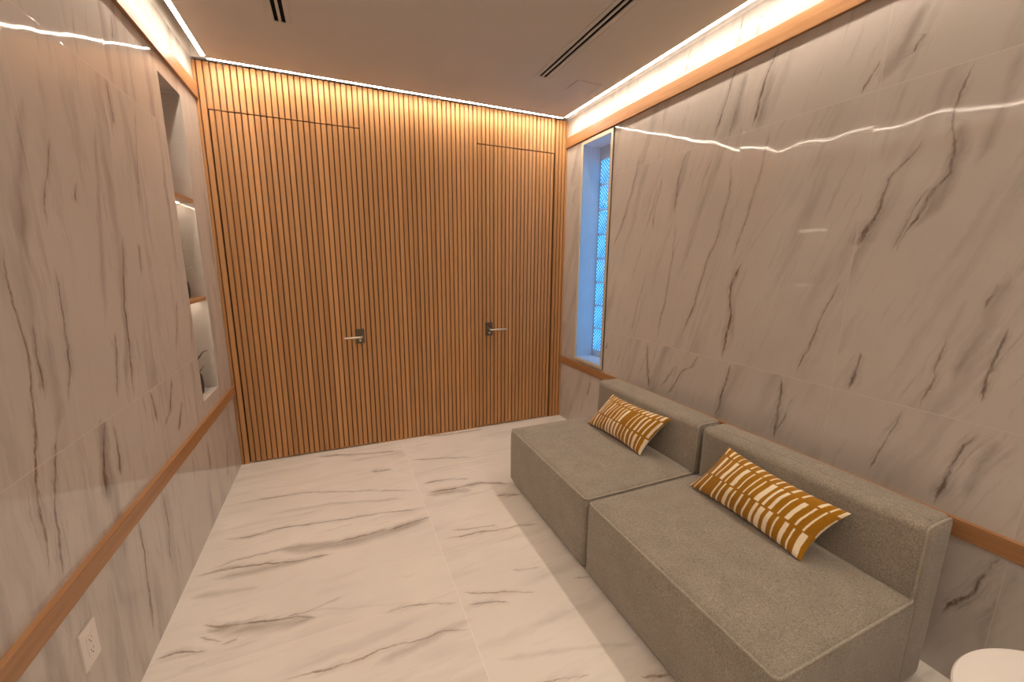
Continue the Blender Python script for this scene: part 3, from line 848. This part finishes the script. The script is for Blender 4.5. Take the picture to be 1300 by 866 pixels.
def arc(p0, p1, p2, n=12):
    p0, p1, p2 = map(Vector, (p0, p1, p2))
    return [p0*(1-t)**2 + p1*2*t*(1-t) + p2*t*t for t in [k/n for k in range(n+1)]]
# dark vase with an air plant, on the lower shelf
t = empty('potted_plant', (-.085, -.50, 1.331)); tag(t, 'slim dark vase with curling pale leaves on the lower niche shelf', 'plant', 'plants in the wall niche')
bm = bmesh.new(); lathe(bm, [(0, 0), (.040, 0), (.046, .01), (.050, .05), (.046, .09), (.036, .112), (.033, .118), (.029, .116), (.030, .10), (0, .098)], 28); obj('vase', bm, M['ceramic'], t, True)
for i, (p1, p2, w) in enumerate([((.06, .02, .21), (.085, .05, .165), .004), ((.03, -.05, .26), (-.02, -.10, .24), .004), ((.05, .06, .24), (.075, .075, .15), .0045), ((-.05, .02, .25), (-.07, .07, .19), .004), ((.03, .0, .33), (.045, .01, .275), .006)]):
    bm = bmesh.new(); ribbon(bm, arc((0, 0, .10), p1, p2), w*1.5); obj('leaf', bm, M['leaf' if i == 4 else 'paleleaf'], t, True)
# dark vase with a bare bent stem, at the bottom of the niche
t = empty('potted_plant', (-.075, -.47, NZ0)); tag(t, 'small dark vase with a bent dark stem at the bottom of the niche', 'plant', 'plants in the wall niche')
bm = bmesh.new(); lathe(bm, [(0, 0.0), (.026, 0), (.032, .015), (.034, .06), (.031, .11), (.026, .125), (.023, .125), (.024, .11), (0, .108)], 28); obj('vase', bm, M['ceramic'], t, True)
bm = bmesh.new(); tube(bm, arc((0, 0, .10), (.0, -.02, .20), (.03, .0, .235), 8) + arc((.03, .0, .235), (.045, .02, .27), (.062, .055, .262), 6)[1:], [.004]*8 + [.0045, .004, .0035, .003, .0025, .002, .0014], 7); obj('stem', bm, M['drystem'], t, True)
for p1, p2 in (((-.03, .03, .22), (-.06, .05, .26)), ((.03, .04, .17), (.035, .06, .165))):
    bm = bmesh.new(); ribbon(bm, arc((0, 0, .10), p1, p2), .003); obj('leaf', bm, M['drystem'], t, True)

# ------------------------------------------------------------------ wall outlet
t = empty('wall_outlet', (0, -2.038, .396)); tag(t, 'white wall outlet plate below the left oak rail', 'outlet')
bm = bmesh.new(); box(bm, (-.001, -.041, -.064), (.007, .041, .064), 0, .002, 3); obj('cover_plate', bm, M['plastic'], t)
bm = bmesh.new(); box(bm, (.006, -.0175, -.034), (.0085, .0175, .034), 0, .001, 2); rc = obj('receptacle', bm, M['plastic'], t)
for zc in (-.019, .019):
    for dy, hh in ((-.0063, .0040), (.0063, .0034)):
        bm = bmesh.new(); box(bm, (.0083, dy-.0010, zc+.003-hh), (.0088, dy+.0010, zc+.003+hh)); obj('slot', bm, M['shadow'], rc)
    bm = bmesh.new(); tube(bm, [(.0083, 0, zc-.0085), (.0088, 0, zc-.0085)], .0024, 12); obj('ground_hole', bm, M['shadow'], rc)
for zc in (-.052, .052):
    bm = bmesh.new(); tube(bm, [(.0068, 0, zc), (.0078, 0, zc)], .003, 14); obj('screw', bm, M['plastic'], t)

# ------------------------------------------------------------------ sofa modules
SX0, SXB, SX1 = 1.825, 2.545, 2.725      # seat front, backrest front, backrest rear
SH, BH, BZ = .412, .690, .022
def sofa(ylo, yhi, label):
    L = yhi - ylo; yc = (ylo+yhi)/2
    t = empty('sofa_module', (SX0, yc, 0)); tag(t, label, 'sofa', 'grey sofa modules along the right wall')
    hx, hy, hz = (SXB+.02-SX0)/2, L/2-.004, (SH-BZ)/2
    def puff(p):
        q = p.copy()
        u, v, w = abs(p.x)/hx, abs(p.y)/hy, abs(p.z)/hz
        if p.z > 0: q.z += .014*(1-u**4)*(1-v**4)*min(1, max(0, (p.z-hz*.4)/(hz*.6)))
        if p.x < 0: q.x -= .010*(1-v**4)*(1-w**2)
        if abs(p.y) > hy*.7: q.y += math.copysign(.004*(1-u**4)*(1-w**2), p.y) * (1 if w < 1 else 0) * -1
        return q
    bm = bmesh.new(); roundbox(bm, hx, hy, hz, .036, .045, 6, puff)
    s = obj('seat', bm, M['sofa'], t, True); s.location = (hx, 0, BZ+hz)
    # piping round the top of the seat
    ins = .036*(1-math.cos(PI/4))
    pts = []
    ax, ay, r = hx-ins, hy-ins, .018
    for (sx, sy, a0) in ((1, 1, 0), (-1, 1, 90), (-1, -1, 180), (1, -1, 270)):
        for k in range(5):
            a = math.radians(a0 + 22.5*k)
            pts.append(Vector((sx*(ax-r) + r*math.cos(a), sy*(ay-r) + r*math.sin(a), 0)))
    full = []
    for i, p in enumerate(pts):
        n_ = pts[(i+1) % len(pts)]; m = max(1, int((n_-p).length/.06))
        for k in range(m):
            q = p.lerp(n_, k/m); v_ = abs(q.y)/hy
            if q.x < -hx*.9: q.x -= .010*(1-v_**4)*(1-.94**2)
            full.append((q.x, q.y, hz-ins+.0022))
    bm = bmesh.new(); tube(bm, full, .0050, 8, True)
    pp = obj('seat_piping', bm, M['pipe'], t, True); pp.location = s.location
    # backrest
    bx, bz = (SX1-SXB)/2, (BH-BZ)/2; hy -= .008
    def puffb(p):
        q = p.copy(); v, w, u = abs(p.y)/hy, abs(p.z)/bz, abs(p.x)/bx
        if p.x < 0: q.x -= .008*(1-v**4)*(1-w**4)
        if p.z > 0: q.z += .007*(1-v**4)*(1-u**2)*min(1, p.z/bz)
        q.x += .012*(p.z+bz)/(2*bz) - .006
        return q
    bm = bmesh.new(); roundbox(bm, bx, hy, bz, .034, .045, 6, puffb)
    b = obj('backrest', bm, M['sofa'], t, True); b.location = (SXB+bx-SX0, 0, BZ+bz)
    ins = .034*(1-math.cos(PI/4))
    for sgn in (-1, 1):                                   # piped end panels
        path = []
        r = .02
        for (sx, sz, a0) in ((1, 1, 0), (-1, 1, 90), (-1, -1, 180), (1, -1, 270)):
            for k in range(5):
                a = math.radians(a0+22.5*k)
                x_ = sx*(bx-ins-r) + r*math.cos(a); z_ = sz*(bz-ins-r) + r*math.sin(a)
                path.append((x_ + .012*(z_+bz)/(2*bz)-.006, sgn*(hy-ins+.001), z_))
        bm = bmesh.new(); tube(bm, path, .0046, 8, True)
        q = obj('backrest_piping', bm, M['pipe'], t, True); q.location = b.location
    # stitched seam along the top of the backrest
    bm = bmesh.new(); tube(bm, [(-bx*.42, -hy+.02+k*(L-.04)/24, bz+.0062*(1-abs(-1+k/12)**4)*(1-.42**2)+.0002) for k in range(25)], .0013, 5)
    q = obj('top_seam', bm, M['sofa'], t, True); q.location = (b.location.x+.006, 0, b.location.z)
    # low black glides
    for gx in (.07, SX1-SX0-.07):
        for gy in (-hy+.08, hy-.08):
            bm = bmesh.new(); lathe(bm, [(0, 0), (.026, 0), (.03, .004), (.03, BZ+.004), (0, BZ+.004)], 20)
            q = obj('glide', bm, M['shadow'], t); q.location = (gx, gy, 0)
    return t
Y_FAR, Y_MID, Y_NEAR = -1.02, -1.990, -2.952
sofa(Y_MID, Y_FAR, 'grey fabric sofa module nearer the window, beside the slatted wall')
sofa(Y_NEAR, Y_MID, 'grey fabric sofa module nearer the round white table')

# ------------------------------------------------------------------ lumbar cushions
def cushion(label, mat, corners, seedn):
    """corners: BL, BR, TR, TL of the striped face in metres; BL is on the far side"""
    BL, BR, TR, TL = map(Vector, corners)
    c = (BL+BR+TR+TL)/4
    ux = ((BR-BL)+(TR-TL)).normalized(); vz = ((TL-BL)+(TR-BR)); vz = (vz - ux*vz.dot(ux)).normalized()
    nz = ux.cross(vz)                                     # out of the striped face
    if nz.x > 0: nz = -nz
    t = empty('lumbar_cushion', c); tag(t, label, 'cushion', 'striped lumbar cushions on the sofa')
    NU, NV = 36, 22
    def P(u, v, side):
        # u, v in [-1, 1]; edges bow inwards between pointed corners
        bu = 1 - .075*(1-v*v); bv = 1 - .11*(1-u*u)
        uu, vv = (u*bu+1)/2, (v*bv+1)/2
        base = BL*(1-uu)*(1-vv) + BR*uu*(1-vv) + TR*uu*vv + TL*(1-uu)*vv - c
        k = max(0, (1-u*u))**.55 * max(0, (1-v*v))**.55
        th = .070*k + .004*math.sin(9*u+seedn)*math.sin(7*v+seedn*2)*k
        return base + nz*th*side
    for nm, side, m in (('striped_cover', 1, mat), ('back_cover', -1, M['canvas'])):
        bm = bmesh.new(); uvl = bm.loops.layers.uv.new('UVMap')
        g = [[None]*(NV+1) for _ in range(NU+1)]
        for i in range(NU+1):
            for j in range(NV+1):
                u, v = math.sin(PI/2*(-1+2*i/NU)), math.sin(PI/2*(-1+2*j/NV))
                g[i][j] = (bm.verts.new(P(u, v, side)), (u+1)/2, (v+1)/2)
        for i in range(NU):
            for j in range(NV):
                q = [g[i][j], g[i+1][j], g[i+1][j+1], g[i][j+1]]
                if side < 0: q = q[::-1]
                f = bm.faces.new([a[0] for a in q])
                for l, a in zip(f.loops, q): l[uvl].uv = (a[1], a[2])
        o = obj(nm, bm, m, t, True, recalc=False)
        if (ux.cross(vz)).dot(nz) < 0: o.data.flip_normals()
        if side < 0: o['label'] = 'plain cream cloth back'
cushion('longer mustard cushion with cream bars on the sofa module by the table', M['stripe_a'], ((2.385, -2.10, .430), (2.345, -2.680, .432), (2.515, -2.735, .625), (2.515, -2.195, .660)), 1.0)
cushion('mustard cushion with cream bars on the sofa module by the window', M['stripe_b'], ((2.365, -1.180, .430), (2.372, -1.735, .431), (2.505, -1.825, .675), (2.515, -1.255, .650)), 2.3)

# ------------------------------------------------------------------ round side table
t = empty('side_table', (2.287, -3.439, 0)); tag(t, 'round glossy white side table beside the sofa end', 'table')
bm = bmesh.new(); lathe(bm, [(0, .476), (.285, .476), (.300, .480), (.3055, .488), (.3055, .494), (.302, .499), (.296, .500), (0, .500)], 96); obj('tabletop', bm, M['lacquer'], t)
bm = bmesh.new(); lathe(bm, [(0, .008), (.030, .008), (.030, .03), (.024, .06), (.022, .25), (.024, .44), (.05, .470), (.09, .477), (0, .477)], 40); obj('pedestal', bm, M['lacquer'], t, True)
bm = bmesh.new(); lathe(bm, [(0, 0), (.19, 0), (.195, .004), (.193, .010), (.03, .016), (0, .016)], 64); obj('base', bm, M['lacquer'], t)

# ------------------------------------------------------------------ world, camera, view
w = bpy.data.worlds.new('world'); scn.world = w; w.use_nodes = True
bg = w.node_tree.nodes.get('Background') or w.node_tree.nodes.new('ShaderNodeBackground')
bg.inputs[0].default_value = (.35, .6, 1, 1); bg.inputs[1].default_value = 1.0

def camera():
    yaw, pitch, roll, f = 0.4057131468, 0.1877517973, 0.0075413191, 515.1317890725
    cy_, sy_ = math.cos(yaw), math.sin(yaw)
    fw = Vector((sy_*math.cos(pitch), cy_*math.cos(pitch), -math.sin(pitch)))
    rt = Vector((cy_, -sy_, 0)); up = rt.cross(fw)
    r2 = rt*math.cos(roll) + up*math.sin(roll); u2 = -rt*math.sin(roll) + up*math.cos(roll)
    cd = bpy.data.cameras.new('camera'); co = bpy.data.objects.new('camera', cd); COL.objects.link(co)
    m = Matrix((r2, u2, -fw)).transposed().to_4x4()
    m.translation = Vector((0.772979461, -3.505634489, 1.55))
    co.matrix_world = m
    cd.sensor_fit = 'HORIZONTAL'; cd.sensor_width = 36; cd.lens = f/1300*36
    cd.clip_start = .02; cd.clip_end = 50
    scn.camera = co
camera()
vs = scn.view_settings
vs.view_transform = 'Standard'; vs.look = 'None'; vs.gamma = 1; vs.use_curve_mapping = False
vs.exposure = 0.0
scn.cycles.max_bounces = 10; scn.cycles.diffuse_bounces = 5; scn.cycles.glossy_bounces = 4
scn.cycles.sample_clamp_indirect = 6
scn.cycles.use_denoising = True
